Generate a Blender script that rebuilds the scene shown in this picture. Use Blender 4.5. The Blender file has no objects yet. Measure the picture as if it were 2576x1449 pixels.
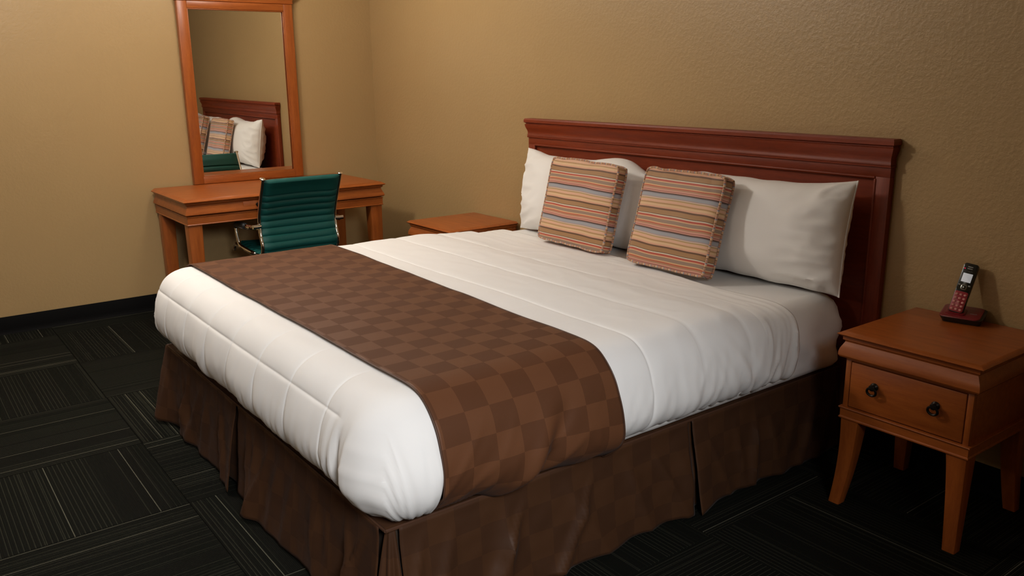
import bpy, bmesh, math, random
from mathutils import Vector, Matrix, noise

random.seed(7)
S = bpy.context.scene
C = S.collection
PI = math.pi

# ------------------------------------------------------------------ camera
CAM = Vector((5.3726, -2.8434, 1.3993))
YAW, PITCH, ROLL, FPX = -0.9289, 0.2492, -0.0114, 2130.55
fwd = Vector((math.sin(YAW)*math.cos(PITCH), math.cos(YAW)*math.cos(PITCH), -math.sin(PITCH)))
rgt0 = Vector((math.cos(YAW), -math.sin(YAW), 0))
up0 = rgt0.cross(fwd)
rgt = rgt0*math.cos(ROLL) + up0*math.sin(ROLL)
upv = up0*math.cos(ROLL) - rgt0*math.sin(ROLL)
cd = bpy.data.cameras.new('camera')
cam = bpy.data.objects.new('camera', cd)
C.objects.link(cam)
cd.sensor_fit = 'HORIZONTAL'
cd.sensor_width = 36.0
cd.lens = FPX/2576*36.0
cd.clip_start = 0.05
cam.matrix_world = Matrix(((rgt.x, upv.x, -fwd.x, CAM.x), (rgt.y, upv.y, -fwd.y, CAM.y),
                           (rgt.z, upv.z, -fwd.z, CAM.z), (0, 0, 0, 1)))
S.camera = cam

# ------------------------------------------------------------------ world, lamps, exposure
w = bpy.data.worlds.new('world')
S.world = w
w.use_nodes = True
w.node_tree.nodes['Background'].inputs[0].default_value = (1.0, 0.9, 0.75, 1)
w.node_tree.nodes['Background'].inputs[1].default_value = 0.0

def put(name, l, loc, aim=None):
    o = bpy.data.objects.new(name, l)
    o.location = loc
    if aim is not None:
        o.rotation_euler = (Vector(aim)-Vector(loc)).to_track_quat('-Z', 'Y').to_euler()
    C.objects.link(o)
    return o

# warm lamp standing back in the room
l = bpy.data.lights.new('warm_room_lamp', 'POINT')
l.energy = 55; l.color = (1.0, 0.925, 0.85); l.shadow_soft_size = 0.11
put('warm_room_lamp', l, (1.75, -2.25, 2.27))
# warm fill light added to brighten the back wall by the desk corner
l = bpy.data.lights.new('corner_fill_light', 'POINT')
l.energy = 21; l.color = (1.0, 0.925, 0.83); l.shadow_soft_size = 0.14
put('corner_fill_light', l, (1.05, -1.15, 2.28))
# second, weaker warm lamp near the opposite wall
l = bpy.data.lights.new('warm_side_lamp', 'POINT')
l.energy = 16; l.color = (1.0, 0.92, 0.84); l.shadow_soft_size = 0.12
put('warm_side_lamp', l, (3.2, -4.6, 2.1))
# neutral spot standing in for light from an unseen doorway on the right, turned to the foot of the bed
l = bpy.data.lights.new('doorway_spot', 'SPOT')
l.energy = 330; l.color = (0.98, 0.99, 1.0); l.shadow_soft_size = 0.35
l.spot_size = math.radians(56); l.spot_blend = 1.0
put('doorway_spot', l, (6.3, -2.75, 2.1), (3.7, -1.95, 0.35))

S.view_settings.view_transform = 'Standard'
S.view_settings.look = 'None'
S.view_settings.gamma = 1.0
S.view_settings.use_curve_mapping = False
S.view_settings.exposure = 0.0

# ------------------------------------------------------------------ object helpers
def setp(o, label=None, cat=None, group=None, kind=None):
    if label: o['label'] = label
    if cat: o['category'] = cat
    if group: o['group'] = group
    if kind: o['kind'] = kind
    return o

def thing(name, label, cat, loc=(0, 0, 0), rot=(0, 0, 0), group=None):
    o = bpy.data.objects.new(name, None)
    o.empty_display_size = 0.1
    C.objects.link(o)
    o.location = loc
    o.rotation_euler = rot
    return setp(o, label, cat, group)

def link(name, me, mat, parent=None, loc=None, rot=None):
    o = bpy.data.objects.new(name, me)
    C.objects.link(o)
    if mat is not None and len(me.materials) == 0:
        me.materials.append(mat)
    if parent is not None:
        o.parent = parent
    if loc is not None: o.location = loc
    if rot is not None: o.rotation_euler = rot
    return o

def shade(me, ang=35):
    me.polygons.foreach_set('use_smooth', [True]*len(me.polygons))
    try:
        me.set_sharp_from_angle(angle=math.radians(ang))
    except Exception:
        pass

def mesh(name, V, F, mat, parent=None, ang=35, uv=None, loc=None, rot=None, recalc=True):
    me = bpy.data.meshes.new(name)
    me.from_pydata([tuple(v) for v in V], [], F)
    if uv is not None:
        ul = me.uv_layers.new(name='UVMap')
        for lp in me.loops:
            ul.data[lp.index].uv = uv[lp.vertex_index]
    if recalc:
        bm = bmesh.new(); bm.from_mesh(me)
        bmesh.ops.recalc_face_normals(bm, faces=bm.faces)
        bm.to_mesh(me); bm.free()
    me.update()
    shade(me, ang)
    return link(name, me, mat, parent, loc, rot)

def box(name, a, b, mat, parent=None, bev=0.002, seg=2, **kw):
    bm = bmesh.new()
    bmesh.ops.create_cube(bm, size=1)
    for v in bm.verts:
        v.co = Vector([(a[i]+b[i])/2 + v.co[i]*(b[i]-a[i]) for i in range(3)])
    if bev:
        bmesh.ops.bevel(bm, geom=list(bm.edges), offset=bev, segments=seg, profile=0.5, affect='EDGES')
    me = bpy.data.meshes.new(name)
    bm.to_mesh(me); bm.free()
    shade(me)
    return link(name, me, mat, parent, **kw)

def loft(name, rings, mat, parent=None, cap=(True, True), ang=35, **kw):
    """rings: lists of equally many points; closed loops joined one to the next."""
    n = len(rings[0]); V = []; F = []
    for r in rings: V += r
    for k in range(len(rings)-1):
        for i in range(n):
            j = (i+1) % n
            F.append((k*n+i, k*n+j, (k+1)*n+j, (k+1)*n+i))
    if cap[0]: F.append(tuple(reversed(range(n))))
    if cap[1]: F.append(tuple(range((len(rings)-1)*n, len(rings)*n)))
    return mesh(name, V, F, mat, parent, ang, **kw)

def rect(x0, x1, y0, y1, z):
    return [(x0, y0, z), (x1, y0, z), (x1, y1, z), (x0, y1, z)]

def rrect(x0, x1, y0, y1, r, n=6, f=lambda x, y: (x, y, 0)):
    out = []
    for cx, cy, a0 in ((x1-r, y1-r, 0), (x0+r, y1-r, 90), (x0+r, y0+r, 180), (x1-r, y0+r, 270)):
        for i in range(n+1):
            a = math.radians(a0+90*i/n)
            out.append(f(cx+r*math.cos(a), cy+r*math.sin(a)))
    return out

def catmull(pts, n=8):
    P = [Vector(p).to_3d() for p in pts]
    P = [P[0]*2-P[1]] + P + [P[-1]*2-P[-2]]
    out = []
    for i in range(1, len(P)-2):
        for k in range(n):
            t = k/n
            out.append(0.5*((2*P[i]) + (P[i+1]-P[i-1])*t + (2*P[i-1]-5*P[i]+4*P[i+1]-P[i+2])*t*t
                            + (3*P[i]-P[i-1]-3*P[i+1]+P[i+2])*t**3))
    out.append(P[-2].copy())
    return out

def tube(name, pts, rad, mat, parent=None, n=10, closed=False, uvlen=False, flat=1.0, **kw):
    P = [Vector(p) for p in pts]; m = len(P); rings = []; uv = []
    prev = None; L = 0
    for i in range(m):
        if closed: t = (P[(i+1) % m]-P[i-1]).normalized()
        else: t = (P[min(i+1, m-1)]-P[max(i-1, 0)]).normalized()
        if prev is None:
            a = Vector((0, 0, 1)) if abs(t.z) < 0.9 else Vector((1, 0, 0))
            nrm = (a-t*a.dot(t)).normalized()
        else:
            nrm = (prev-t*prev.dot(t)).normalized()
        prev = nrm; b = t.cross(nrm)
        r = rad(i/(m-1)) if callable(rad) else rad
        if i: L += (P[i]-P[i-1]).length
        rings.append([tuple(P[i]+nrm*math.cos(2*PI*k/n)*r+b*math.sin(2*PI*k/n)*r*flat) for k in range(n)])
        uv += [(k/n, L) for k in range(n)]
    V = [p for r in rings for p in r]; F = []
    for k in range(m if closed else m-1):
        k2 = (k+1) % m
        for i in range(n):
            j = (i+1) % n
            F.append((k*n+i, k*n+j, k2*n+j, k2*n+i))
    if not closed:
        F.append(tuple(reversed(range(n)))); F.append(tuple(range((m-1)*n, m*n)))
    return mesh(name, V, F, mat, parent, 50, uv=uv if uvlen else None, **kw)

def lathe(name, prof, mat, parent=None, n=20, axis='z', **kw):
    rings = []
    for r, h in prof:
        ring = []
        for i in range(n):
            a = 2*PI*i/n; c, s = r*math.cos(a), r*math.sin(a)
            ring.append({'z': (c, s, h), 'x': (h, c, s), 'y': (c, h, s)}[axis])
        rings.append(ring)
    return loft(name, rings, mat, parent, **kw)

def grid(name, us, vs, f, mat, parent=None, uvf=None, ang=60, solid=0.0):
    nu, nv = len(us), len(vs)
    V = [f(u, v) for v in vs for u in us]
    F = [(j*nu+i, j*nu+i+1, (j+1)*nu+i+1, (j+1)*nu+i) for j in range(nv-1) for i in range(nu-1)]
    uv = [uvf(u, v) for v in vs for u in us] if uvf else None
    o = mesh(name, V, F, mat, parent, ang, uv=uv)
    if solid:
        m = o.modifiers.new('thickness', 'SOLIDIFY'); m.thickness = solid; m.offset = -1
    return o

def lin(a, b, n): return [a+(b-a)*i/(n-1) for i in range(n)]
def sst(a, b, x):
    t = min(1, max(0, (x-a)/(b-a))); return t*t*(3-2*t)
def gs(x, s): return math.exp(-(x/s)**2)
def nz(x, y, z=0.0): return noise.noise(Vector((x, y, z)))
def ridge(x, y, z=0.0): return 1-abs(noise.noise(Vector((x, y, z))))*2

# ------------------------------------------------------------------ materials
class M:
    def __init__(s, name, col=(.5, .5, .5), rough=.5, metal=0, **kw):
        s.m = bpy.data.materials.new(name); s.m.use_nodes = True
        s.nt = s.m.node_tree; s.b = s.nt.nodes['Principled BSDF']
        s.b.inputs['Base Color'].default_value = (*col, 1)
        s.b.inputs['Roughness'].default_value = rough
        s.b.inputs['Metallic'].default_value = metal
        for k, v in kw.items(): s.b.inputs[k.replace('_', ' ')].default_value = v
    def n(s, t, **kw):
        x = s.nt.nodes.new('ShaderNode'+t)
        for k, v in kw.items(): setattr(x, k, v)
        return x
    def l(s, a, b): s.nt.links.new(a, b)
    def math(s, op, a, b=None, c=None):
        x = s.n('Math', operation=op)
        for i, v in enumerate((a, b, c)):
            if v is None: continue
            if isinstance(v, (int, float)): x.inputs[i].default_value = v
            else: s.l(v, x.inputs[i])
        return x.outputs[0]
    def mix(s, f, a, b):
        x = s.n('Mix', data_type='RGBA')
        for k, v in ((0, f), (6, a), (7, b)):
            if isinstance(v, tuple): x.inputs[k].default_value = (*v, 1)
            elif isinstance(v, (int, float)): x.inputs[k].default_value = v
            else: s.l(v, x.inputs[k])
        return x.outputs[2]
    def coord(s, kind='Object', scale=(1, 1, 1)):
        t = s.n('TexCoord'); mp = s.n('Mapping'); mp.inputs['Scale'].default_value = scale
        s.l(t.outputs[kind], mp.inputs[0]); return mp.outputs[0]
    def noise(s, vec, scale, detail=3, rough=.5):
        x = s.n('TexNoise'); x.inputs['Scale'].default_value = scale
        x.inputs['Detail'].default_value = detail; x.inputs['Roughness'].default_value = rough
        s.l(vec, x.inputs['Vector']); return x.outputs['Fac']
    def ramp(s, f, stops, interp='LINEAR'):
        x = s.n('ValToRGB'); cr = x.color_ramp; cr.interpolation = interp
        while len(cr.elements) < len(stops): cr.elements.new(0.5)
        for e, (p, c) in zip(cr.elements, stops):
            e.position = p; e.color = (*c, 1) if isinstance(c, tuple) else (c, c, c, 1)
        s.l(f, x.inputs[0]); return x.outputs[0]
    def bump(s, h, strength=.3, dist=.01):
        x = s.n('Bump'); x.inputs['Strength'].default_value = strength; x.inputs['Distance'].default_value = dist
        s.l(h, x.inputs['Height']); s.l(x.outputs[0], s.b.inputs['Normal']); return s
    def color(s, c): s.l(c, s.b.inputs['Base Color']); return s

def wall_mat():
    k = M('wall_paint', rough=.42, Specular_IOR_Level=.45)
    v = k.coord()
    n0 = k.noise(v, 1.3, 2)
    k.color(k.mix(n0, (.405, .268, .117), (.455, .306, .138)))
    n1 = k.noise(v, 62, 3, .55)
    blob = k.ramp(n1, [(.42, 0.0), (.60, 1.0)])
    n2 = k.noise(v, 190, 2)
    h = k.math('ADD', blob, k.math('MULTIPLY', n2, .35))
    k.bump(h, .14, .0035)
    return k.m

def wood_mat(name, c1, c2, rough=.36, axis=(1, 1, 12), coat=.15):
    k = M(name, rough=rough, Coat_Weight=coat, Coat_Roughness=.22, Specular_IOR_Level=.4)
    v = k.coord('Object', axis)
    g = k.noise(v, 5, 6, .6)
    f = k.noise(v, 34, 3, .6)
    t = k.math('ADD', k.math('MULTIPLY', g, .7), k.math('MULTIPLY', f, .3))
    k.color(k.ramp(t, [(.34, c1), (.66, c2)]))
    k.l(k.math('ADD', k.math('MULTIPLY', f, .14), rough-.07), k.b.inputs['Roughness'])
    k.bump(f, .04, .001)
    return k.m

def cloth_mat(name, col, rough=.85, sheen=.25, weave=900, bump=.05, blotch=.04):
    k = M(name, rough=rough, Sheen_Weight=sheen, Sheen_Roughness=.5)
    v = k.coord()
    b = k.noise(v, 3, 3)
    k.color(k.mix(b, tuple(c*(1-blotch) for c in col), tuple(min(1, c*(1+blotch)) for c in col)))
    h = k.math('ADD', k.noise(v, weave, 1), k.math('MULTIPLY', k.noise(v, 22, 4, .6), 1.2))
    k.bump(h, bump, .004)
    return k.m

def check_mat(name, c1, c2, su, sv, rough=(.66, .5), lump=1.0):
    k = M(name, rough=.55, Sheen_Weight=.02, Sheen_Roughness=.4, Specular_IOR_Level=.18)
    t = k.n('TexCoord'); sp = k.n('SeparateXYZ'); k.l(t.outputs['UV'], sp.inputs[0])
    a = k.math('FLOOR', k.math('DIVIDE', sp.outputs[0], su)); b = k.math('FLOOR', k.math('DIVIDE', sp.outputs[1], sv))
    ch = k.math('MODULO', k.math('ABSOLUTE', k.math('ADD', a, b)), 2.0)
    nn = k.noise(t.outputs['UV'], 600, 1)
    k.color(k.mix(ch, c1, c2))
    k.l(k.math('ADD', k.math('MULTIPLY', ch, rough[1]-rough[0]), rough[0]), k.b.inputs['Roughness'])
    k.bump(k.math('ADD', k.math('MULTIPLY', nn, .5), k.math('MULTIPLY', k.noise(k.coord(), 26, 4, .6), lump)), .06, .004)
    return k.m

STRIPES = [(.00, (.33, .33, .36)), (.075, (.24, .24, .27)), (.10, (.07, .028, .014)), (.135, (.55, .25, .19)), (.165, (.36, .12, .08)),
           (.185, (.60, .30, .22)), (.225, (.42, .22, .11)), (.265, (.48, .10, .045)), (.295, (.66, .38, .19)), (.325, (.30, .20, .14)),
           (.415, (.66, .40, .21)), (.445, (.46, .075, .04)), (.495, (.62, .55, .42)), (.525, (.12, .05, .03)), (.54, (.36, .19, .075)),
           (.66, (.13, .055, .022)), (.705, (.65, .34, .22)), (.75, (.68, .45, .25)), (.81, (.44, .25, .10)), (.85, (.68, .40, .26)),
           (.92, (.45, .29, .12)), (.955, (.60, .46, .38)), (.98, (.38, .26, .22))]

def stripe_mat(name, period):
    k = M(name, rough=.62, Sheen_Weight=.2)
    t = k.n('TexCoord'); sp = k.n('SeparateXYZ'); k.l(t.outputs['UV'], sp.inputs[0])
    f = k.math('FRACT', k.math('DIVIDE', sp.outputs[1], period))
    k.color(k.ramp(f, STRIPES, 'CONSTANT'))
    k.bump(k.noise(k.coord(), 700, 1), .04, .003)
    return k.m

def carpet_mat():
    k = M('carpet_tile', rough=.95, Specular_IOR_Level=.1)
    t = k.n('TexCoord'); sp = k.n('SeparateXYZ'); k.l(t.outputs['Object'], sp.inputs[0])
    rnd = k.n('ObjectInfo').outputs['Random']; seed = k.math('MULTIPLY', rnd, 91.7)
    x = k.math('ADD', sp.outputs[0], 1.0)
    rib = k.math('DIVIDE', x, .0052); idx = k.math('FLOOR', rib); fr = k.math('FRACT', rib)
    def wn(a, off):
        cv = k.n('CombineXYZ'); k.l(a, cv.inputs[0]); k.l(k.math('ADD', seed, off), cv.inputs[1])
        wnn = k.n('TexWhiteNoise', noise_dimensions='2D'); k.l(cv.outputs[0], wnn.inputs['Vector']); return wnn.outputs['Value']
    w1 = wn(idx, 0.0)
    cv = k.n('CombineXYZ'); k.l(k.math('MULTIPLY', x, 7.0), cv.inputs[0]); k.l(seed, cv.inputs[1])
    low = k.noise(cv.outputs[0], 1.0, 1)
    dense = k.ramp(low, [(.36, 0.0), (.52, 1.0)])
    # yarn lines on every few ribs, denser where the low noise allows, a rare bright one
    every = k.math('COMPARE', k.math('MODULO', idx, 3.0), 0.0, .2)
    lines = k.math('MULTIPLY', k.math('GREATER_THAN', w1, .15), k.math('MULTIPLY', every, dense))
    some = k.math('GREATER_THAN', w1, .90)
    bright = k.math('GREATER_THAN', w1, .978)
    yb = k.noise(k.coord('Object', (1, 60, 1)), 3, 2)
    thin = k.math('LESS_THAN', fr, .55)
    m1 = k.math('MULTIPLY', k.math('MAXIMUM', lines, some), k.math('MULTIPLY', thin, k.math('ADD', k.math('MULTIPLY', yb, .7), .35)))
    fleck = k.noise(t.outputs['Object'], 500, 1)
    hue = wn(k.math('FLOOR', k.math('DIVIDE', x, .06)), 11.0)
    base = k.mix(hue, (.0036, .0044, .0028), (.0052, .0049, .0036))
    base = k.mix(k.math('MULTIPLY', fleck, .6), base, (.0105, .011, .008))
    c = k.mix(m1, base, (.036, .036, .025))
    c = k.mix(k.math('MULTIPLY', bright, thin), c, (.12, .116, .085))
    k.color(c)
    rb = k.math('SINE', k.math('MULTIPLY', rib, 2*PI))
    k.bump(k.math('ADD', rb, k.math('MULTIPLY', fleck, 1.5)), .5, .002)
    return k.m

WALL = wall_mat()
CEIL = M('ceiling_paint', (.82, .79, .73), .9).m
CARPET = carpet_mat()
SUB = M('subfloor', (.02, .02, .018), .95).m
k = M('black_rubber', (.0028, .0026, .0026), .75, Specular_IOR_Level=.12); k.bump(k.noise(k.coord(), 60, 2), .05, .003); RUBBER = k.m
WOODX = wood_mat('honey_cherry_wood_x', (.27, .064, .011), (.40, .107, .018), axis=(1.2, 11, 11))
WOODY = wood_mat('honey_cherry_wood_y', (.27, .064, .011), (.40, .107, .018), axis=(11, 1.2, 11))
WOODZ = wood_mat('honey_cherry_wood_z', (.27, .064, .011), (.40, .107, .018), axis=(11, 11, 1.2))
HBX = wood_mat('dark_cherry_wood_x', (.165, .024, .0055), (.25, .038, .008), .45, (1.2, 11, 11), 0.0)
HBZ = wood_mat('dark_cherry_wood_z', (.165, .024, .0055), (.25, .038, .008), .45, (11, 11, 1.2), 0.0)
WHITE = cloth_mat('white_quilt_cotton', (.90, .89, .875), .9, .05, bump=.035, blotch=.015)
SHEET = cloth_mat('white_sheet_cotton', (.90, .885, .86), .9, .05, bump=.05, blotch=.015)
PILLOW = cloth_mat('white_pillowcase', (.90, .885, .855), .9, .05, bump=.045, blotch=.015)
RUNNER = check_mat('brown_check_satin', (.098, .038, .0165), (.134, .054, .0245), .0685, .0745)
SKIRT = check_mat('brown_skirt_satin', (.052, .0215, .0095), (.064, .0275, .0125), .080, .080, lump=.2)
RUNBORDER = M('brown_hem', (.075, .031, .015), .6).m
STRIPE = stripe_mat('striped_cushion', .146)
PIPING = stripe_mat('striped_piping', .034)
k = M('teal_upholstery', (.004, .085, .074), .5, Specular_IOR_Level=.45)
k.bump(k.noise(k.coord(), 420, 2), .12, .002); TEAL = k.m
CHROME = M('chrome', (.78, .77, .75), .09, 1.0).m
BLACKP = M('black_plastic', (.012, .012, .012), .4).m
MIRROR = M('mirror_silver', (.86, .86, .83), .01, 1.0).m
BRONZE = M('dark_bronze', (.025, .02, .015), .35, .8).m
REDP = M('red_phone_plastic', (.20, .012, .018), .28, Coat_Weight=.4).m
REDK = M('red_key_plate', (.34, .035, .045), .3).m
KEYM = M('clear_red_key', (.62, .25, .22), .15, Coat_Weight=.6).m
PHBLK = M('phone_black_gloss', (.012, .014, .010), .2, Coat_Weight=.4).m
GREYP = M('grey_print', (.35, .35, .33), .5).m
SILV = M('silver_ring', (.65, .66, .58), .25, .9).m
SCREEN = M('lit_screen', (.60, .61, .62), .3, Emission_Color=(.75, .78, .82, 1), Emission_Strength=.25).m
LED = M('red_led', (.6, .02, .06), .3, Emission_Color=(1, .02, .08, 1), Emission_Strength=.5).m

# ------------------------------------------------------------------ the room
RX, RY, RZ = 6.6, -5.6, 2.44
def struct(o): o['kind'] = 'structure'; return o
struct(box('wall_back', (-.12, 0, -.05), (RX+.12, .12, RZ), WALL, bev=0))
struct(box('wall_left', (-.12, RY, -.05), (0, 0, RZ), WALL, bev=0))
struct(box('wall_right', (RX, RY, -.05), (RX+.12, 0, RZ), WALL, bev=0))
struct(box('wall_front', (-.12, RY-.12, -.05), (RX+.12, RY, RZ), WALL, bev=0))
struct(box('ceiling', (-.12, RY-.12, RZ), (RX+.12, .12, RZ+.1), CEIL, bev=0))
floor = struct(box('floor', (0, RY, -.04), (RX, 0, -.006), SUB, bev=0))

T, TX, TY, GAP = .6096, .1911, -2.1667, .0008
full = None
def tile_mesh(x0, x1, y0, y1):
    bm = bmesh.new(); bmesh.ops.create_cube(bm, size=1)
    for v in bm.verts:
        v.co = Vector(((x0+x1)/2+v.co.x*(x1-x0), (y0+y1)/2+v.co.y*(y1-y0), -.003+v.co.z*.006))
    bmesh.ops.bevel(bm, geom=[e for e in bm.edges if all(v.co.z > -.001 for v in e.verts)], offset=.0012, segments=1, affect='EDGES')
    me = bpy.data.meshes.new('carpet_tile'); bm.to_mesh(me); bm.free(); me.materials.append(CARPET)
    return me
hT = T/2-GAP
full = tile_mesh(-hT, hT, -hT, hT)
for i in range(-1, 12):
    for j in range(-7, 5):
        x0, x1 = TX+i*T, TX+(i+1)*T
        y0, y1 = TY+j*T, TY+(j+1)*T
        if x1 < .01 or x0 > RX-.01 or y1 < RY+.01 or y0 > -.01: continue
        cx, cy = (x0+x1)/2, (y0+y1)/2
        # quarter-turned: stripes run along x where (i+j) is odd
        q = (i+j) % 2
        ang = (0 if q else PI/2) + (PI if random.random() < .5 else 0)
        cut = x0 < 0 or x1 > RX or y0 < RY or y1 > 0
        me = full
        if cut:
            lx0, lx1 = max(x0, .001)-cx, min(x1, RX)-cx
            ly0, ly1 = max(y0, RY)-cy, min(y1, -.001)-cy
            cs, sn = round(math.cos(-ang)), round(math.sin(-ang))
            pa = (cs*lx0-sn*ly0, sn*lx0+cs*ly0); pb = (cs*lx1-sn*ly1, sn*lx1+cs*ly1)
            me = tile_mesh(max(min(pa[0], pb[0]), -hT), min(max(pa[0], pb[0]), hT), max(min(pa[1], pb[1]), -hT), min(max(pa[1], pb[1]), hT))
        o = bpy.data.objects.new('carpet_tile', me); C.objects.link(o)
        o.parent = floor; o.location = (cx, cy, 0); o.rotation_euler = (0, 0, ang)

BP = [(0, 0), (.012, 0), (.008, .006), (.0045, .014), (.0035, .03), (.0035, .097), (.002, .1), (0, .1)]
def baseboard(name, p0, p1, nrm):
    rings = [[(p[0]+nrm[0]*d, p[1]+nrm[1]*d, z) for d, z in BP] for p in (p0, p1)]
    return struct(loft(name, rings, RUBBER))
baseboard('baseboard_left', (0, RY), (0, -.001), (1, 0))
baseboard('baseboard_back', (.013, 0), (RX, 0), (0, -1))
baseboard('baseboard_right', (RX, RY), (RX, -.013), (-1, 0))
baseboard('baseboard_front', (.013, RY), (RX-.013, RY), (0, 1))

# ------------------------------------------------------------------ headboard
hb = thing('headboard', 'wide dark cherry wood headboard with crown moulding on the tan wall behind the bed', 'headboard', (2.79, -.003, .25))
HX0, HX1 = -1.017, 1.018
def zz(z): return z-.25
def hmold(name, x0, x1, prof, mat=HBX):
    """moulding across the headboard with returned ends; prof = (forward, z, side overhang)"""
    rings = []
    for d, z, s in prof:
        rings.append([(x0-s, 0, zz(z)), (x0-s, -d, zz(z)), (x1+s, -d, zz(z)), (x1+s, 0, zz(z))])
    return loft(name, rings, mat, hb, ang=25)
hmold('cap', HX0, HX1, [(.040, 1.139, .006), (.050, 1.143, .014), (.050, 1.156, .014), (.046, 1.163, .010)])
crown = [(.0335, 1.072, .0), (.0355, 1.0725, .002)]
for i in range(15):
    t = i/14
    crown.append((.0355+.0105*(t-math.sin(2*PI*t)/(2*PI)*1.25)-.004*math.sin(PI*t), 1.076+.056*t, .002+.009*(t-math.sin(2*PI*t)/(2*PI)*1.25)-.004*math.sin(PI*t)))
crown += [(.044, 1.1335, .010), (.0405, 1.1345, .007), (.0405, 1.1388, .007)]
hmold('crown_moulding', HX0, HX1, crown)
hmold('bead', HX0, HX1, [(.030, 1.0635, 0), (.035, 1.065, .003), (.036, 1.069, .003), (.033, 1.072, 0)])
box('top_rail', (HX0, -.028, zz(1.030)), (HX1, 0, zz(1.064)), HBX, hb, .0015)
box('stile', (HX0, -.028, zz(.25)), (HX0+.052, 0, zz(1.030)), HBZ, hb, .0015)
box('stile', (HX1-.056, -.028, zz(.25)), (HX1, 0, zz(1.030)), HBZ, hb, .0015)
box('panel', (HX0+.052, -.016, zz(.25)), (HX1-.056, -.002, zz(1.030)), HBX, hb, 0)
box('panel_moulding', (HX0+.050, -.032, zz(1.022)), (HX1-.054, -.014, zz(1.032)), HBX, hb, .004, 3)
box('panel_moulding', (HX0+.046, -.031, zz(.25)), (HX0+.056, -.014, zz(1.024)), HBZ, hb, .004, 3)
box('panel_moulding', (HX1-.060, -.031, zz(.25)), (HX1-.050, -.014, zz(1.024)), HBZ, hb, .004, 3)

# ------------------------------------------------------------------ box spring and mattress
XL, XR, YF = 1.835, 3.722, -1.985
bs = box('bed_platform', (1.842, -1.965, .0), (3.682, -.06, .3105), M('dark_ticking', (.03, .018, .010), .9).m, None, .02, 3)
setp(bs, 'boxed bed platform hidden under the brown bed skirt', 'bed platform')

def matt_ring(inset, z, r=.09, n=10):
    return rrect(XL+inset, XR-inset, YF+.03+inset, -.055-inset, max(.03, r-inset*.5), n, lambda x, y: (x, y, z))
def dense(ring, step=.03):
    out = []
    for i, p in enumerate(ring):
        q = ring[(i+1) % len(ring)]; a, b = Vector(p), Vector(q)
        m = max(1, int((b-a).length/step+.5))
        for kk in range(m): out.append(tuple(a.lerp(b, kk/m)))
    return out
MP = [(.085, .3185), (.06, .320), (.032, .328), (.012, .342)] + [(.0, .36+.024*i) for i in range(7)] + [(.003, .525), (.012, .552), (.028, .575), (.050, .592), (.072, .601), (.087, .605)]
base_ring = dense(matt_ring(0, 0))
rings = []
cxm, cym = (XL+XR)/2, (YF-.025)/2
for ins, z in MP:
    r = []
    for (x, y, _) in base_ring:
        nx = -1 if x < XL+.09 else (1 if x > XR-.09 else 0); ny = -1 if y < YF+.12 else (1 if y > -.145 else 0)
        v = Vector((x-(XL+.09 if nx < 0 else XR-.09), y-(YF+.12 if ny < 0 else -.145), 0))
        d = Vector((v.x if nx else 0, v.y if ny else 0, 0)); d = d.normalized() if d.length > 1e-6 else Vector((0, 0, 0))
        wr = 0
        if nx > 0:
            side = sst(.30, .42, z)*(1-sst(.53, .59, z))
            wr = side*(.018*nz(y*7+z*8, z*9-y*3, 1.3)+.008*nz(y*16+z*18, z*6, 4.1)) + .007*side*gs(y+.40+(z-.56)*1.2, .05)
            if z < .33: wr += .006*nz(y*12, 2.2)
        p = Vector((x, y, 0))-d*(ins-wr)
        r.append((p.x, p.y, z))
    rings.append(r)
mt = loft('mattress', rings, SHEET, None, ang=60)
setp(mt, 'thick king mattress in a white fitted sheet, bare at the head end beside the pillow', 'mattress')

# ------------------------------------------------------------------ draped bedding: cloth coordinates (X, Y) -> surface of the bed
S0 = .11
def arc(pts):
    c = catmull([(a, b, 0) for a, b in pts], 12); L = [0]
    for a, b in zip(c, c[1:]): L.append(L[-1]+(b-a).length)
    def f(d):
        if d <= 0: return (0, 0)
        for i in range(len(L)-1):
            if d <= L[i+1]:
                t = (d-L[i])/(L[i+1]-L[i]); p = c[i].lerp(c[i+1], t); return (p.x, p.y)
        e = (c[-1]-c[-2]).normalized(); p = c[-1]+e*(d-L[-1]); return (p.x, p.y)
    return f, L[-1]
PROF = [(0, 0), (.05, -.003), (.088, -.014), (.122, -.040), (.146, -.078), (.160, -.122), (.168, -.172), (.165, -.216), (.148, -.252), (.118, -.280)]
CURL = PROF + [(.098, -.288), (.082, -.280), (.076, -.262)]
pf, PL = arc(PROF); cf, CL = arc(CURL)
ZT = .648
def place(X, Y, prof, zt=ZT):
    dx = max(0, X-(XR-S0)) if X > cxm else max(0, (XL+S0)-X)
    sx = 1 if X > cxm else -1
    dy = max(0, (YF+S0)-Y)
    bx = min(max(X, XL+S0), XR-S0); by = max(Y, YF+S0)
    d = max(dx, dy)
    if d <= 0: return Vector((X, Y, zt)), d, 0
    if dx >= dy: ph = (dy/dx)*PI/4
    else: ph = PI/2-(dx/dy)*PI/4
    o, z = prof(d)
    return Vector((bx+sx*math.cos(ph)*o, by-math.sin(ph)*o, zt+z)), d, ph
def normal(X, Y, prof, zt=ZT):
    e = .004
    a, b = place(X+e, Y, prof, zt)[0]-place(X-e, Y, prof, zt)[0], place(X, Y+e, prof, zt)[0]-place(X, Y-e, prof, zt)[0]
    n = a.cross(b)
    return n.normalized() if n.length > 1e-12 else Vector((0, 0, 1))
QX, QY, QSX, QSY = 2.08, -2.045, .232, .225
def seamdist(v, o, s):
    t = (v-o)/s; return abs(t-round(t))*s
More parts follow.
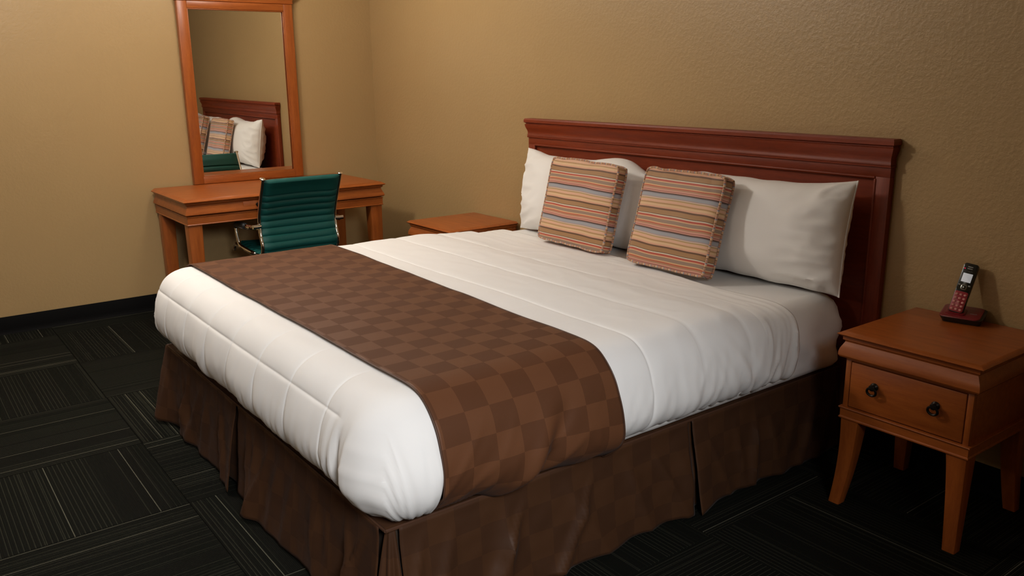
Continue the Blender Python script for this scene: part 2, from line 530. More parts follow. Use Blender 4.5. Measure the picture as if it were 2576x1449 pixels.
def quilt(X, Y, d):
    a, b = seamdist(X, QX, QSX), seamdist(Y, QY, QSY)
    foot = sst(-1.86, -1.93, Y) if False else 1-sst(-1.98, -1.88, Y)
    kx = foot*(1-sst(3.50, 3.56, X))+.10*(1-foot)           # stitch lines running down the foot end
    ky = (1-.75*sst(-1.92, -1.86, Y)*0)*(1-sst(3.52, 3.58, X)*foot)
    if X > 3.56: kx = 0
    pa = 1-kx*math.exp(-a/.03); pb = 1-ky*math.exp(-b/.03)
    h = (.0030+.0022*foot)*pa*pb
    h -= .0022*kx*gs(a, .004)+.0022*ky*gs(b, .004)
    return h
def comf(X, Y):
    p, d, ph = place(X, Y, cf)
    n = normal(X, Y, cf)
    h = quilt(X, Y, d)+.004*nz(X*3.1, Y*3.1, 5)+.0016*nz(X*9, Y*14, 2)
    h += .0022*ridge(X*5+Y*2, Y*9, 7)**3*(1-sst(.05, .2, d))*sst(-1.2, -.8, Y)
    on_side = X > XR-S0 and Y > YF+S0
    if d > .1:
        lo = sst(.12, .33, d)
        s = Y if (X > XR-S0 or X < XL+S0) else X
        h += lo*(.006*nz(s*9, d*3, 1)+.004*ridge(s*22+d*5, d*4, 3)**2-.002)
        if on_side and Y > -1.1:                       # gathers running down towards the head end
            h += lo*.008*sst(-1.1, -.75, Y)*nz((Y-d*.55)*30, d*5, 9)
        if ph and X > cxm:                            # near foot corner: the flap tucked over the foot end
            h += .006*sst(.15, .3, d)
    cornerX = X-(XR-S0)
    if X > cxm and Y < YF+S0+.02:
        dd = sst(.10, .30, d)
        cx0 = 3.575
        # fan of folds running up from the tuck
        fan = gs(X-cx0+.03, .07)*dd
        h += fan*.0045*math.sin((X-cx0)*150+(d-.3)*16)*sst(.08, .2, d)
        h -= .020*sst(.17, .33, d)*gs(X-cx0-.035*(.3-d), .016)
        h += .012*dd*sst(cx0+.005, cx0+.07, X)
    if X < cxm and Y < YF+S0+.02 and X < XL+S0+.05:
        h -= .018*sst(.12, .3, d)*gs(X-(XL+S0-.06), .015)
    # hem waver
    hem = sst(.30, .36, d)
    s2 = X+Y
    z = .012*nz(s2*6, 3.3)*sst(.2, .36, d)
    q = p+n*h
    q.z += z
    q.z -= .016*sst(-.80, -.56, Y)*(1-sst(.05, .2, d))
    if X > XR-S0 and -1.92 < Y < -1.17: q.z += .040*sst(.22, .36, d)*sst(-1.90, -1.85, Y)*(1-sst(-1.33, -1.25, Y))
    return q
def edges(a, b, step, o, s, w=(.010, .005, .0022)):
    v = set(round(x, 5) for x in lin(a, b, int((b-a)/step)+1))
    kk = math.ceil((a-o)/s)
    while o+kk*s < b:
        c = o+kk*s
        v = set(x for x in v if abs(x-c) > .012)
        for e in w: v.add(round(c-e, 5)); v.add(round(c+e, 5))
        v.add(round(c, 5)); kk += 1
    return sorted(x for x in v if a <= x <= b)
def head_edge(X):                                     # the comforter's head edge slants a little towards the foot on the near side
    return -.50-.11*sst(2.9, 3.75, X)
XA, XB = XL+S0-CL, XR-S0+CL
ys = edges(YF+S0-CL, -.50, .0115, QY, QSY)
xs = edges(XA, XB, .0115, QX, QSX)
def cY(X, Y):
    t = (Y+1.2)/.70
    return Y if t <= 0 else Y+(head_edge(X)+.50)*t*t
co = grid('comforter', xs, ys, lambda X, Y: comf(X, cY(X, Y)), WHITE, None)
setp(co, 'plump white quilted comforter spread over the bed under the brown runner', 'comforter')

# top sheet: shows past the comforter's head edge
SPROF = [(0, 0), (.05, -.003), (.088, -.014), (.118, -.036), (.134, -.070), (.141, -.11), (.142, -.15), (.140, -.185), (.133, -.222), (.118, -.240), (.100, -.242)]
sf, SL = arc(SPROF)
def sheet(X, Y):
    p, d, ph = place(X, Y, sf, .6165)
    n = normal(X, Y, sf, .6165)
    side = sst(.06, .2, d)
    h = .003+.0015*nz(X*4, Y*10, 3)+.0022*ridge(X*4+Y*3, Y*26, 1)
    h += side*(.007*ridge(Y*24+d*3.0, d*4, 6)**2+.004*nz(Y*45+d*9, d*6, 2))
    h += side*.008*gs(Y-SH(X)+.018, .014)             # rolled hem
    if X < cxm: h *= .5
    q = p+n*h
    q.z += .010*nz(Y*14, 8.8)*sst(.2, .34, d)
    return q
def SH(X): return -.30-.125*sst(2.5, 3.5, X)
def sY(X, t): return -.95+(SH(X)+.95)*t
ts = grid('top_sheet', lin(XL+S0-SL, XR-S0+SL, 230), lin(0, 1, 90), lambda X, t: sheet(X, sY(X, t)), SHEET, None, solid=.002)
setp(ts, 'rumpled white top sheet showing past the head edge of the comforter', 'sheet')

# runner
RPROF = [(a+(.004 if i > 3 else 0), b) for i, (a, b) in enumerate(PROF)] + [(.092, -.298), (.072, -.304)]
rf, RL = arc(RPROF)
def redge(X):
    d = max(0, X-(XR-S0))
    return -1.252-.045*sst(2.0, 3.55, X)+.020*sst(.12, .36, d)
def runner(X, t):
    Y = -1.878+(redge(X)+1.878)*t
    p, d, ph = place(X, Y, rf)
    n = normal(X, Y, rf)
    lo = sst(.14, .36, d)
    h = .0135+.004*nz(X*3.1, Y*3.1, 5)*(1-lo)+.0012*nz(X*8, Y*8, 1)
    if X > cxm:
        h += lo*(.012*nz(Y*8+d*2, d*4, 4)+.006*ridge(Y*10+d*8, d*6, 8)**2)
        h += lo*.022*gs(Y+1.62+(d-.38)*.5, .035)-lo*.016*gs(Y+1.56+(d-.38)*.5, .03)
    q = p+n*h
    if X > cxm: q.z += lo*(.012*nz(Y*9, 2.7)-.016*sst(-1.45, -1.25, Y)+.006)
    return q
RXA, RXB = XL+S0-RL, XR-S0+RL
rn = thing('bed_runner', 'brown checked satin bed runner laid across the white comforter near the foot', 'bed runner', (0, 0, 0))
grid('cloth', lin(RXA, RXB, 300), lin(.006, .994, 80), runner, RUNNER, rn, uvf=lambda X, t: (X, -1.878+(redge(X)+1.878)*t), solid=.004)
for t0 in (0.003, .997):
    pts = [runner(X, t0) for X in lin(RXA, RXB, 260)]
    tube('edge_binding', [p+Vector((0, 0, -.001)) for p in pts],   .0022, RUNBORDER, rn, n=6)

# ------------------------------------------------------------------ bed skirt
sk = thing('bed_skirt', 'brown checked satin bed skirt with split pleats hanging to the carpet', 'bed skirt', (0, 0, 0))
BX0, BX1, BY0 = 1.828, 3.698, -1.985
SZ = .318
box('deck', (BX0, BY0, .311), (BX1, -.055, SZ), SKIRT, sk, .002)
dk = sk.children[0]
me = dk.data; ul = me.uv_layers.new(name='UVMap')
for lp in me.loops:
    c = me.vertices[lp.vertex_index].co; ul.data[lp.index].uv = (c.x, c.y)
def panel(p0, p1, nrm, seed, flare=.05, amp=.022, endf=(.0, .0), name='panel', back=0.0, zb=.012, zt=SZ):
    rr = random.Random(int(seed*10)); creases = []
    dv = Vector((p1[0]-p0[0], p1[1]-p0[1], 0)); L = dv.length; d = dv.normalized(); n = Vector(nrm)
    for q in range(max(2, int(L/.11))): creases.append(((q+.2+.6*rr.random())/max(2, int(L/.11)), rr.uniform(-.20, .20), rr.uniform(.035, .085), rr.uniform(.006, .022)))
    def f(s, t):
        e = t**.85
        w = amp*e*(.9*nz(s*3.0+t*.35, t*.5, seed)+.30*nz(s*6.0-t*1.4, t*1.3, seed+3))
        for q, (cs, lean, wd, am) in enumerate(creases):
            c = s-cs*L-lean*(t-.15)
            ww = wd*(.25+t)
            prof = (1-abs(c)/ww) if abs(c) < ww else 0       # a sharp-backed fold opening downwards
            if c < 0: prof = prof**2.2
            w += am*sst(.05, .6, t)*prof
        w += .0025*nz(s*17, t*7, seed)
        w += endf[0]*e*gs(s, .09)+endf[1]*e*gs(L-s, .09)
        p = Vector((p0[0], p0[1], 0))+d*s+n*(flare*e+w-back+.004*gs(t, .06))
        zbot = zb+.010*nz(s*5, seed*1.7)
        return Vector((p.x, p.y, zt+(zbot-zt)*t))
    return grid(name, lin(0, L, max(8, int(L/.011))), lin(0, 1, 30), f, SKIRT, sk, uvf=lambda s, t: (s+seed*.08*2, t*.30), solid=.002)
PX, PY = 2.665, -.895
panel((BX0-.005, BY0), (PX-.004, BY0), (0, -1, 0), 1.0, .032, endf=(.055, .035))
panel((PX+.012, BY0), (BX1-.03, BY0), (0, -1, 0), 2.0, .028, endf=(.012, .0))
panel((PX-.13, BY0), (PX+.13, BY0), (0, -1, 0), 5.0, .02, .01, name='pleat_insert', back=.012)
panel((BX1, BY0+.035), (BX1, PY-.006), (1, 0, 0), 3.0, .026, .024, endf=(.0, .018))
panel((BX1, PY+.010), (BX1, -.06), (1, 0, 0), 4.0, .026, .022, endf=(.03, .0))
panel((BX1, PY-.12), (BX1, PY+.12), (1, 0, 0), 6.0, .012, .01, name='pleat_insert', back=.012)
panel((BX0, -.06), (BX0, BY0), (-1, 0, 0), 7.0, .05, .024, endf=(0, .06))
# folded inset at the near corner pleat
def cornerp(a, t):
    ph = a
    r = .012+.052*t**.8+.014*t*math.sin(a*9+1)
    z = SZ+(.015-SZ)*t
    return Vector((BX1-.028+math.cos(ph)*r, BY0+.03-math.sin(ph)*r, z))
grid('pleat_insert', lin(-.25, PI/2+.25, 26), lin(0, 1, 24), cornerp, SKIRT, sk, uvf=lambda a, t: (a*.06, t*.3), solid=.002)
ring = [(BX0, -.06, SZ), (BX0, BY0, SZ), (BX1, BY0, SZ), (BX1, -.06, SZ)]
for a, b in zip(ring, ring[1:]):
    tube('seam_cord', [a, b], .0042, RUNBORDER, sk, n=6)

# ------------------------------------------------------------------ pillows
def pillow(name, label, loc, rot, W, H, D, seed, flip=1, group='white bed pillows', hump=(1, -1)):
    root = thing(name, label, 'pillow', loc, rot, group)
    N, Mv = 64, 44
    def pos(u, v, sgn):
        e = (max(0, 1-abs(u)**3.2)*max(0, 1-abs(v)**2.6))**.5
        wrx = u*flip
        x = u*W/2*(1-.030*(1-v*v)*0.9); z = v*H/2*(1-.035*(1-u*u*u*u))
        r = math.hypot(u, v)
        # wrinkles radiating from the case's open end and the corners
        edge = sst(.35, .95, wrx)
        wr = edge*.020*(ridge(v*3.2-u*2.2, u*2.6+v, seed)**2-.4)*e**.6+.006*nz(u*3, v*3, seed)*e
        cor = sst(.75, 1.25, r)
        wr += cor*.008*nz(u*14-v*9, v*12, seed+2)*e**.4
        y = sgn*(D/2*e+wr)
        z += .006*nz(u*4, v*2, seed+5)*(abs(v) > .5)*abs(v)
        if v > 0:
            low = 1-max(gs(u-hump[0], .28), gs(u-hump[1], .28))
            z -= v*v*(.022*low+(.05*sst(.6, 1.0, u) if hump[0] < .9 else 0)+(.05*sst(.5, 1, -u) if hump[1] > -.95 else 0))
        return (x, y, z+H/2)
    us = [math.sin(PI/2*a) if False else a for a in lin(-1, 1, N)]
    us = [math.copysign(1-(1-abs(a))**1.35, a) for a in us]; vs = [math.copysign(1-(1-abs(a))**1.35, a) for a in lin(-1, 1, Mv)]
    V = []; F = []; idx = {}
    for sgn in (-1, 1):
        for j, v in enumerate(vs):
            for i, u in enumerate(us):
                bd = i in (0, N-1) or j in (0, Mv-1)
                if bd and sgn == 1: idx[(1, i, j)] = idx[(-1, i, j)]; continue
                idx[(sgn, i, j)] = len(V); V.append(pos(u, v, sgn))
        for j in range(Mv-1):
            for i in range(N-1):
                F.append(tuple(idx[(sgn, a, b)] for a, b in ((i, j), (i+1, j), (i+1, j+1), (i, j+1))))
    mesh('case', V, F, PILLOW, root, 70)
    # stitched end hem
    pts = [Vector(pos(flip*1.0, v, -1)) for v in lin(-1, 1, 30)]
    tube('seam', [p+Vector((0, .0, 0)) for p in pts], .003, PILLOW, root, n=6)
    return root
pillow('pillow', 'white king pillow standing at the right end of the headboard, beside the two cushions', (3.302, -.172, .610), (math.radians(-8), 0, math.radians(0)), .875, .415, .22, 3.0, 1, hump=(1.0, -.9))
pillow('pillow', 'white king pillow at the left end of the headboard, half covered by a striped cushion', (2.335, -.172, .610), (math.radians(-8), 0, math.radians(1)), .885, .415, .215, 8.0, -1, hump=(.5, -1.0))

# ------------------------------------------------------------------ striped cushions
def cushion(label, loc, rot, W, H, D, voff, seed):
    root = thing('throw_cushion', label, 'cushion', loc, rot, 'striped throw cushions')
    N = 40
    def outline(u, v):
        # squarish outline with rounded corners and slightly drawn sides
        a = 1-.035*(1-v*v); b = 1-.02*(1-u*u)
        return u*W/2*a, v*H/2*b
    def face(sgn):
        def f(u, v):
            uu = math.copysign(1-(1-abs(u))**1.4, u); vv = math.copysign(1-(1-abs(v))**1.4, v)
            k = 1-.05*(abs(uu)*abs(vv))**6
            x, z = outline(uu*k, vv*k)
            e = ((1-abs(uu)**3)*(1-abs(vv)**3))
            y = sgn*(D/2+.022*e**.6+.005*nz(uu*2.5, vv*2.5, seed)*e+.007*sst(.62, .95, vv)*nz(uu*12, vv*4, seed)*e**.3)
            z += .006*sst(.5, 1, vv)*nz(uu*3.2, 1.5, seed)+.004*sst(.5, 1, -vv)*nz(uu*4, 4.5, seed)
            return Vector((x, y, z+H/2))
        def uvf(u, v):
            p = f(u, v); return (p.x, p.z+voff+.004*nz(u*2, v*2, seed))
        return f, uvf
    fs = lin(-1, 1, N)
    for nm, sgn in (('front_panel', -1), ('back_panel', 1)):
        f, uvf = face(sgn)
        grid(nm, fs, fs, f, STRIPE, root, uvf)
    f, _ = face(-1); g, _ = face(1)
    per = [(a, -1) for a in fs[:-1]]+[(1, a) for a in fs[:-1]]+[(-a, 1) for a in fs[:-1]]+[(-1, -a) for a in fs[:-1]]
    V = []; uv = []; F = []; n = len(per); R_ = 7
    for i, (u, v) in enumerate(per):
        a, b = f(u, v), g(u, v)
        cen = Vector((0, 0, H/2)); out = (a-cen); out.y = 0; out.normalize()
        for kk in range(R_):
            t = kk/(R_-1)
            p = a.lerp(b, t)+out*(.007*math.sin(PI*t)+.003*math.sin(PI*t)*nz(i*.35, t*3, seed))
            V.append(p)
            uv.append((t, p.z+voff+(p.y*.9 if abs(v) == 1 else 0)))
    for i in range(n):
        j = (i+1) % n
        for kk in range(R_-1): F.append((i*R_+kk, j*R_+kk, j*R_+kk+1, i*R_+kk+1))
    mesh('gusset', V, F, STRIPE, root, 60, uv=uv)
    for fn in (f, g):
        pts = [fn(u, v)+Vector((0, 0, 0)) for u, v in per]
        c = Vector((0, pts[0].y, H/2))
        pts = [c+(p-c)*1.012+Vector((.0012*nz(i*.7, 1, seed), .001*nz(i*.5, 2, seed), .0012*nz(i*.6, 3, seed))) for i, p in enumerate(pts)]
        tube('piping', pts, .0048, PIPING, root, n=7, closed=True, uvlen=True)
    return root
cushion('striped square cushion leaning in front of the left white pillow', (2.500, -.350, .631), (math.radians(-14), math.radians(.8), math.radians(0)), .452, .385, .050, .045, 2.0)
cushion('striped square cushion in the middle of the bed, overlapping the right white pillow', (3.108, -.378, .631), (math.radians(-16), math.radians(.8), math.radians(1)), .408, .392, .055, .016, 6.0)

# ------------------------------------------------------------------ nightstands
def saber_leg(name, parent, cx, cy, ox, oy, h, w0, w1, mat, sweep=.016):
    rings = []
    for i in range(11):
        t = i/10
        z = h*(1-t); wd = w0+(w1-w0)*t**.8
        s = sweep*(1.25*t*t-.55*math.sin(PI*t)*.6)
        # outer faces stay near the frame line, flaring at the foot
        x = cx+ox*(w0/2-wd/2+s*.35); y = cy+oy*(w0/2-wd/2+s)
        rings.append(rrect(x-wd/2, x+wd/2, y-wd/2, y+wd/2, .004, 2, lambda a, b, z=z: (a, b, z)))
    return loft(name, rings, mat, parent, ang=40)

def ogee(z0, z1, o0, o1, n=8):
    """cyma profile from (o0,z0) up to (o1,z1)"""
    out = []
    for i in range(n+1):
        t = i/n
        out.append((o0+(o1-o0)*(t-math.sin(2*PI*t)/(2*PI)*1.0), z0+(z1-z0)*t))
    return out

def nightstand(label, loc, group):
    r = thing('nightstand', label, 'nightstand', loc, (0, 0, 0), group)
    W2, D = .2265, .455             # top: x -W2..W2, y -D..0
    def lf(name, prof, mat, back=False):
        rings = [rect(-W2+i, W2-i, -D+i, 0 if not back else 0-i*.3, z) for i, z in prof]
        return loft(name, rings, mat, r, ang=28)
    lf('top', [(.014, .5745), (.008, .5755), (.002, .579), (.0, .5815), (.0, .5825), (.014, .5905), (.017, .5912)], WOODX)
    lf('crown_moulding', [(.020, .5035), (.010, .506), (.006, .512), (.006, .522), (.009, .534), (.015, .546), (.020, .556), (.018, .5605), (.014, .563), (.0135, .5744)], WOODX)
    BI = .026
    lf('carcass_top', [(BI, .4955), (BI, .5034)], WOODX)
    x0, x1, yf = -W2+BI, W2-BI, -D+BI
    box('side_panel', (x0, yf+.018, .338), (x0+.018, -.004, .4954), WOODX, r, .001)
    box('side_panel', (x1-.018, yf+.018, .338), (x1, -.004, .4954), WOODX, r, .001)
    box('back_panel', (x0+.018, -.014, .338), (x1-.018, -.004, .4954), WOODX, r, 0)
    box('front_stile', (x0, yf, .338), (x0+.017, yf+.0178, .4954), WOODZ, r, .001)
    box('front_stile', (x1-.017, yf, .338), (x1, yf+.0178, .4954), WOODZ, r, .001)
    dr = box('drawer', (x0+.0195, yf-.002, .3415), (x1-.0195, yf+.30, .4925), WOODX, r, .003)
    for hx in (-.097, .097):
        hd = lathe('handle', [(.0005, 0), (.0125, -.0005), (.0135, -.003), (.011, -.006), (.008, -.009), (.009, -.014), (.0105, -.018), (.008, -.0215), (.0005, -.0225)], BRONZE, dr, 14, 'y')
        hd.location = (hx, yf-.002, .432)
        pts = [(.0150*math.cos(a), -.017-.002*math.sin(a), -.013+.0125*math.sin(a)) for a in [2*PI*i/22 for i in range(22)]]
        tube('ring_pull', pts, .0040, BRONZE, hd, n=7, closed=True)
    lf('base_moulding', [(.026, .296), (.0205, .2965), (.0185, .299), (.0185, .302), (.0215, .305), (.0215, .328), (.0185, .331), (.0165, .334), (.0175, .337), (.026, .3379)], WOODX)
    for sx in (-1, 1):
        for sy, cy in ((-1, -D+.024+.031), (1, -.024-.031)):
            saber_leg('leg', r, sx*(W2-.024-.031), cy, sx, sy, .2958, .062, .038, WOODZ, .016 if sy < 0 else .010)
    return r
nightstand('cherry wood nightstand with two ring pulls at the right of the bed, carrying the phone', (4.1525, -.0148, 0), 'nightstands beside the bed')
nightstand('bare cherry wood nightstand in the far corner left of the bed, its top mostly showing', (1.4255, -.0148, 0), 'nightstands beside the bed')

# ------------------------------------------------------------------ desk
dkr = thing('writing_desk', 'honey brown wooden writing desk with moulded apron standing under the mirror', 'desk', (.03, -.924, 0))
DW, DD, DH = .615, .647, .750       # half length along y, depth along x
def dl(name, prof, mat=WOODY):
    rings = [rect(0, DD-i, -DW+i, DW-i, z) for i, z in prof]
    return loft(name, rings, mat, dkr, ang=28)
dl('top', [(.014, .727), (.006, .7285), (.001, .732), (0, .735), (0, .7362), (.020, .749), (.024, .750)])
dl('crown_moulding', [(.026, .657), (.012, .659), (.006, .664), (.007, .674), (.014, .688), (.020, .702), (.0225, .712), (.018, .716), (.014, .718), (.013, .7268)])
dl('apron', [(.030, .604), (.015, .6045), (.0135, .608), (.0165, .611), (.0165, .646), (.0135, .650), (.0155, .654), (.028, .6568)])
dr = box('drawer', (DD-.05, -.285, .6625), (DD-.0105, .285, .7105), WOODY, dkr, .002)
for ky in (-.205, .205):
    kb = lathe('knob', [(.0005, .028), (.009, .0265), (.013, .021), (.0135, .017), (.010, .012), (.006, .008), (.007, .003), (.010, .0)], BRONZE, dr, 16, 'x')
    kb.location = (DD-.0106, ky, .688)
for sy in (-1, 1):
    for cx in (.060, DD-.020-.040):
        rings = []
        for i in range(7):
            t = i/6; wd = .076-.014*t; z = .6039*(1-t)
            x = cx+(0 if cx < .3 else (.076-wd)/2*.6); y = sy*(DW-.018-.040)+sy*(.076-wd)/2*.6
            rings.append(rrect(x-wd/2, x+wd/2, y-wd/2, y+wd/2, .004, 2, lambda a, b, z=z: (a, b, z)))
        loft('leg', rings, WOODZ, dkr, ang=40)

# ------------------------------------------------------------------ mirror
mr = thing('wall_mirror', 'tall wood framed mirror with a cornice hung on the left wall above the desk', 'mirror', (.004, -.928, .752), (0, .0028, -.0023))
MW, MH = .355, 1.078
FWD = .058
def mbar(name, y0, y1, z0, z1, mat): return box(name, (0, y0, z0), (.042, y1, z1), mat, mr, .003)
mbar('stile', -MW, -MW+FWD, .0, MH, WOODZ); mbar('stile', MW-FWD, MW, .0, MH, WOODZ)
mbar('bottom_rail', -MW+FWD, MW-FWD, .0, .042, WOODY); mbar('top_rail', -MW+FWD, MW-FWD, MH-.042, MH, WOODY)
gy, g0, g1 = MW-FWD, .042, MH-.042
for nm, a, b, mt_ in (('inner_bead', (.030, -gy-.001, g0-.001), (.037, gy+.001, g0+.006), WOODY), ('inner_bead', (.030, -gy-.001, g1-.006), (.037, gy+.001, g1+.001), WOODY),
                      ('inner_bead', (.030, -gy-.001, g0), (.037, -gy+.006, g1), WOODZ), ('inner_bead', (.030, gy-.006, g0), (.037, gy+.001, g1), WOODZ)):
    box(nm, a, b, mt_, mr, .0025)
box('glass', (.012, -gy-.004, g0-.004), (.022, gy+.004, g1+.004), MIRROR, mr, 0)
rings = [rect(0, .042+o, -MW-o, MW+o, MH+z) for o, z in ((.0, .0002), (.004, .002), (.005, .006), (.002, .011), (.003, .024), (.010, .040), (.020, .052), (.026, .056), (.026, .068), (.022, .072))]
loft('cornice', rings, WOODY, mr, ang=28)

# ------------------------------------------------------------------ desk chair (faces the desk, back towards the bed)
ch = thing('office_chair', 'teal ribbed office chair with chrome rails pushed in at the desk', 'chair', (.56, -.94, 0))
HY = .229
def cp(p): return Vector((p[0]-.70, 0, p[1]-.03))
RAIL = [(1.028, .882), (1.0, .825), (.962, .750), (.928, .675), (.918, .620), (.926, .560), (.942, .508), (.938, .468), (.905, .440), (.84, .432), (.70, .436), (.56, .446), (.50, .444), (.472, .424), (.466, .405)]
rp = catmull([cp(p) for p in RAIL], 8)
for sy in (-1, 1):
    rl = tube('side_rail', [p+Vector((0, sy*HY, 0)) for p in rp], .0125, CHROME, ch, n=12, flat=.75)
    e = rp[0]+Vector((0, sy*HY, 0)); dirv = (rp[0]-rp[1]).normalized()
    tube('rail_cap', [e-dirv*.002, e+dirv*.004, e+dirv*.007], lambda t: .0150 if t < .9 else .010, CHROME, rl, n=12)
Ls = [0]
for a, b in zip(rp, rp[1:]): Ls.append(Ls[-1]+(b-a).length)
def rail_at(s):
    for i in range(len(Ls)-1):
        if s <= Ls[i+1]:
            t = (s-Ls[i])/(Ls[i+1]-Ls[i]); return rp[i].lerp(rp[i+1], t), (rp[i+1]-rp[i]).normalized()
    return rp[-1], (rp[-1]-rp[-2]).normalized()
def pad(name, s0, s1, first, pitch, mat, sag):
    def prof(s):
        if s < s0+first: q = min(1, (s-s0)/.012, (s0+first-s)/.006); return .0165*max(.0, q)**.5 if q < 1 else .0165
        f = ((s-s0-first) / pitch) % 1.0
        return .0105+.0085*math.sin(PI*f)**.6
    ss = [s0+(s1-s0)*i/150 for i in range(151)]; yy = lin(-HY+.008, HY-.008, 17)
    V = []; F = []
    for side in (1, -1):
        for s in ss:
            p, t = rail_at(s); n = Vector((t.z, 0, -t.x)) * (1)
            th = prof(s)+.002
            if s == ss[0] or s == ss[-1]: th = .002
            for y in yy:
                c = 1-(y/HY)**2
                e = min(1, (HY-.006-abs(y))/.016)**.5
                V.append(p+Vector((0, y, 0))+n*(side*th*e)-n*sag*c*sst(0, .06, s-s0))
    m = len(yy); K = len(ss)
    for sd in range(2):
        o = sd*m*K
        for i in range(K-1):
            for j in range(m-1): F.append((o+i*m+j, o+i*m+j+1, o+(i+1)*m+j+1, o+(i+1)*m+j))
    o = m*K
    for i in range(K-1):
        for j in (0, m-1): F.append((i*m+j, (i+1)*m+j, o+(i+1)*m+j, o+i*m+j))
    for i in (0, K-1):
        for j in range(m-1): F.append((i*m+j, i*m+j+1, o+i*m+j+1, o+i*m+j))
    return mesh(name, V, F, mat, ch, 50)
sB = next(L for L, p in zip(Ls, rp) if p.z < .428)
pad('backrest', .006, sB, .100, .0415, TEAL, -.012)
pad('seat', sB+.012, Ls[-1]-.03, .02, .046, TEAL, .010)
for sy in (-1, 1):
    A = [(.935, .606), (.88, .606), (.76, .602), (.69, .596), (.662, .580), (.664, .555), (.684, .505), (.704, .476), (.74, .460), (.80, .448), (.83, .440)]
    pts = [cp(p)+Vector((0, sy*(.275 if i < 8 else .275-.013*(i-7)), 0)) for i, p in enumerate(A)]
    pts[0].y = sy*(HY+.020)
    am = tube('armrest', catmull(pts, 6), .0125, CHROME, ch, n=10, flat=.8)
    tube('arm_pad', catmull(pts, 6)[9:24], .0185, BLACKP, am, n=10)
    br = cp((.930, .612))
    tube('arm_bracket', [br+Vector((0, sy*(HY-.002), 0)), br+Vector((.004, sy*(HY+.022), -.001)), br+Vector((.006, sy*(HY+.044), 0))], .0125, CHROME, ch, n=10)
for bx_ in (.60, .84):
    tube('cross_bar', [cp((bx_, .428))+Vector((0, -HY, 0)), cp((bx_, .428))+Vector((0, HY, 0))], .009, CHROME, ch, n=8)
box('tilt_mechanism', (-.09, -.06, .345), (.11, .06, .384), BLACKP, ch, .012, 3)
lathe('gas_column', [(.014, .346), (.014, .23), (.025, .229), (.025, .10), (.03, .085)], CHROME, ch, 16)
for i in range(5):
    a = 2*PI*i/5+.3
    d = Vector((math.cos(a), math.sin(a), 0))
    lg = tube('base_leg', [d*.02+Vector((0, 0, .095)), d*.15+Vector((0, 0, .088)), d*.29+Vector((0, 0, .068))], lambda t: .020-.007*t, CHROME, ch, n=10)
    pr = Vector((-d.y, d.x, 0)); q = d*.285
    for s_ in (-1, 1):
        c = q+pr*(s_*.014); rr = []
        for off, rad in ((-.008, .018), (-.006, .024), (.006, .024), (.008, .018)):
            rr.append([tuple(c+pr*off+(d*math.cos(2*PI*k_/14)+Vector((0, 0, 1))*math.sin(2*PI*k_/14))*rad+Vector((0, 0, .0245))) for k_ in range(14)])
        loft('caster_wheel', rr, BLACKP, lg)

# ------------------------------------------------------------------ telephone
def text(name, body, size, mat, parent, loc, rot):
    cu = bpy.data.curves.new(name, 'FONT'); cu.body = body; cu.size = size; cu.align_x = 'CENTER'; cu.align_y = 'CENTER'; cu.extrude = .0001
    cu.materials.append(mat)
    o = bpy.data.objects.new(name, cu); C.objects.link(o); o.parent = parent; o.location = loc; o.rotation_euler = rot
    dg = bpy.context.evaluated_depsgraph_get(); dg.update()
    me = bpy.data.meshes.new_from_object(o.evaluated_get(dg)); me.name = name
    bpy.data.objects.remove(o)
    me.materials.clear(); me.materials.append(mat)
    return link(name, me, mat, parent, loc, rot)
NZ = .5913
pb = thing('phone_cradle', 'dark red cordless phone cradle on the right nightstand by the wall', 'phone cradle', (4.122, -.066, NZ), (0, 0, math.radians(13)))
def slab(x0, x1, y0, y1, r, zf, n=5): return rrect(x0, x1, y0, y1, r, n, lambda x, y: (x, y, zf(x, y)))
lower = lambda z: (lambda x, y: z)
topz = lambda k: (lambda x, y: .021+k+(y+.05)*.22)
loft('housing', [slab(-.054, .060, -.036, .040, .012, lower(.001)), slab(-.056, .062, -.038, .041, .013, lower(.006)), slab(-.062, .066, -.046, .042, .016, topz(-.005)), slab(-.0625, .0665, -.0465, .0422, .016, topz(-.0025))], PHBLK, pb)
loft('top_shell', [slab(-.0625, .058, -.0465, .0422, .016, topz(-.0024)), slab(-.0615, .057, -.0455, .0415, .015, topz(.0008)), slab(-.058, .0535, -.042, .038, .012, topz(.002))], REDP, pb)
loft('cup', [slab(-.047, .011, -.030, .012, .008, lower(.020)), slab(-.048, .012, -.031, .013, .008, topz(.005)), slab(-.044, .008, -.026, .009, .006, topz(.006))], REDP, pb)
tl = math.atan(.22)
text('lettering', 'vtech', .010, GREYP, pb, (.034, -.012, .021+.0022+.038*.22+.0006), (tl, 0, 0))
box('find_button', (.028, -.036, .026), (.040, -.028, .0285), GREYP, pb, .0015, rot=(tl, 0, 0))

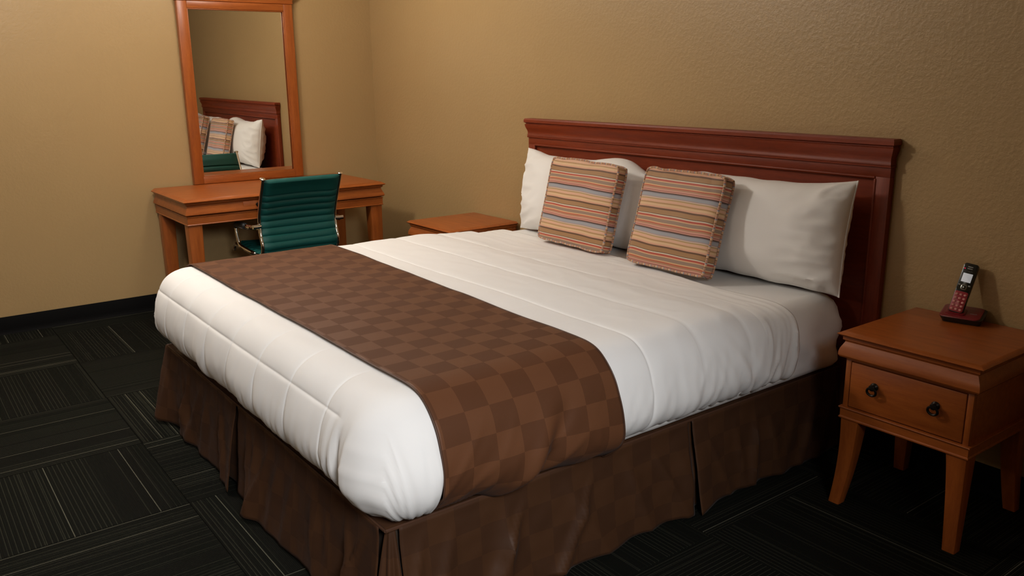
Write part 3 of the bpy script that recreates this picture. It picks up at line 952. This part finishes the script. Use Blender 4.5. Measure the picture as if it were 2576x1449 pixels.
hs = thing('cordless_handset', 'black and red cordless handset with lit screen standing in its cradle', 'telephone', (4.108, -.088, NZ+.0295), (math.radians(-20), math.radians(7), math.radians(10)))
HW, HH, HD_ = .0235, .168, .011
def oval(s, y):
    out = []
    for x, z in rrect(-HW*s, HW*s, (1-s)*HW, HH-(1-s)*HW, .010*s, 6, lambda a, b: (a, b)):
        # slight waist
        wv = 1-.05*math.sin(PI*min(1, z/HH))
        out.append((x*wv, y, z))
    return out
loft('shell', [oval(.80, .012), oval(.93, .009), oval(1.0, .002), oval(1.0, -.003), oval(.95, -.008), oval(.86, -.0095)], PHBLK, hs)
def plate(name, x0, x1, z0, z1, r, y0, y1, mat, par=hs): return loft(name, [rrect(x0, x1, z0, z1, r, 4, lambda a, b: (a, y0, b)), rrect(x0, x1, z0, z1, r, 4, lambda a, b: (a, y1, b)), rrect(x0+.0008, x1-.0008, z0+.0008, z1-.0008, max(.0005, r-.0008), 4, lambda a, b: (a, y1-.0005, b))], mat, par)
kp = plate('keypad', -.0205, .0205, .004, .072, .006, -.006, -.0102, REDK)
for r_ in range(5):
    for c_ in range(3):
        kx = (c_-1)*.0128; kz = .0115+r_*.0125
        loft('key', [[(kx+a*math.cos(2*PI*i/14), y, kz+a*.82*math.sin(2*PI*i/14)) for i in range(14)] for a, y in ((.0046, -.010), (.0046, -.0112), (.0036, -.0122), (.0015, -.0125))], KEYM, kp)
plate('face', -.0205, .0205, .0735, .163, .009, -.006, -.0100, PHBLK)
plate('screen', -.0145, .0145, .104, .133, .001, -.0098, -.0106, SCREEN)
npd = plate('navigation_pad', -.0085, .0085, .079, .0945, .004, -.0098, -.0108, SILV)
plate('pad_centre', -.0068, .0068, .0805, .093, .003, -.0105, -.0114, PHBLK, npd)
plate('centre_key', -.0025, .0025, .0845, .0895, .002, -.0112, -.0118, SILV, npd)
plate('soft_key', -.0185, -.0115, .0915, .0955, .0015, -.0098, -.0106, GREYP); plate('soft_key', .0115, .0185, .0915, .0955, .0015, -.0098, -.0106, GREYP)
plate('earpiece', -.008, .008, .1475, .1505, .0014, -.0098, -.0104, GREYP); plate('earpiece', -.008, .008, .1535, .157, .0014, -.0098, -.0104, GREYP)
plate('indicator_light', -.0175, -.0135, .1465, .1495, .001, -.0098, -.0106, LED)
text('lettering', 'vtech', .0095, GREYP, hs, (0, -.0104, .140), (PI/2, 0, 0))

bpy.context.view_layer.update()
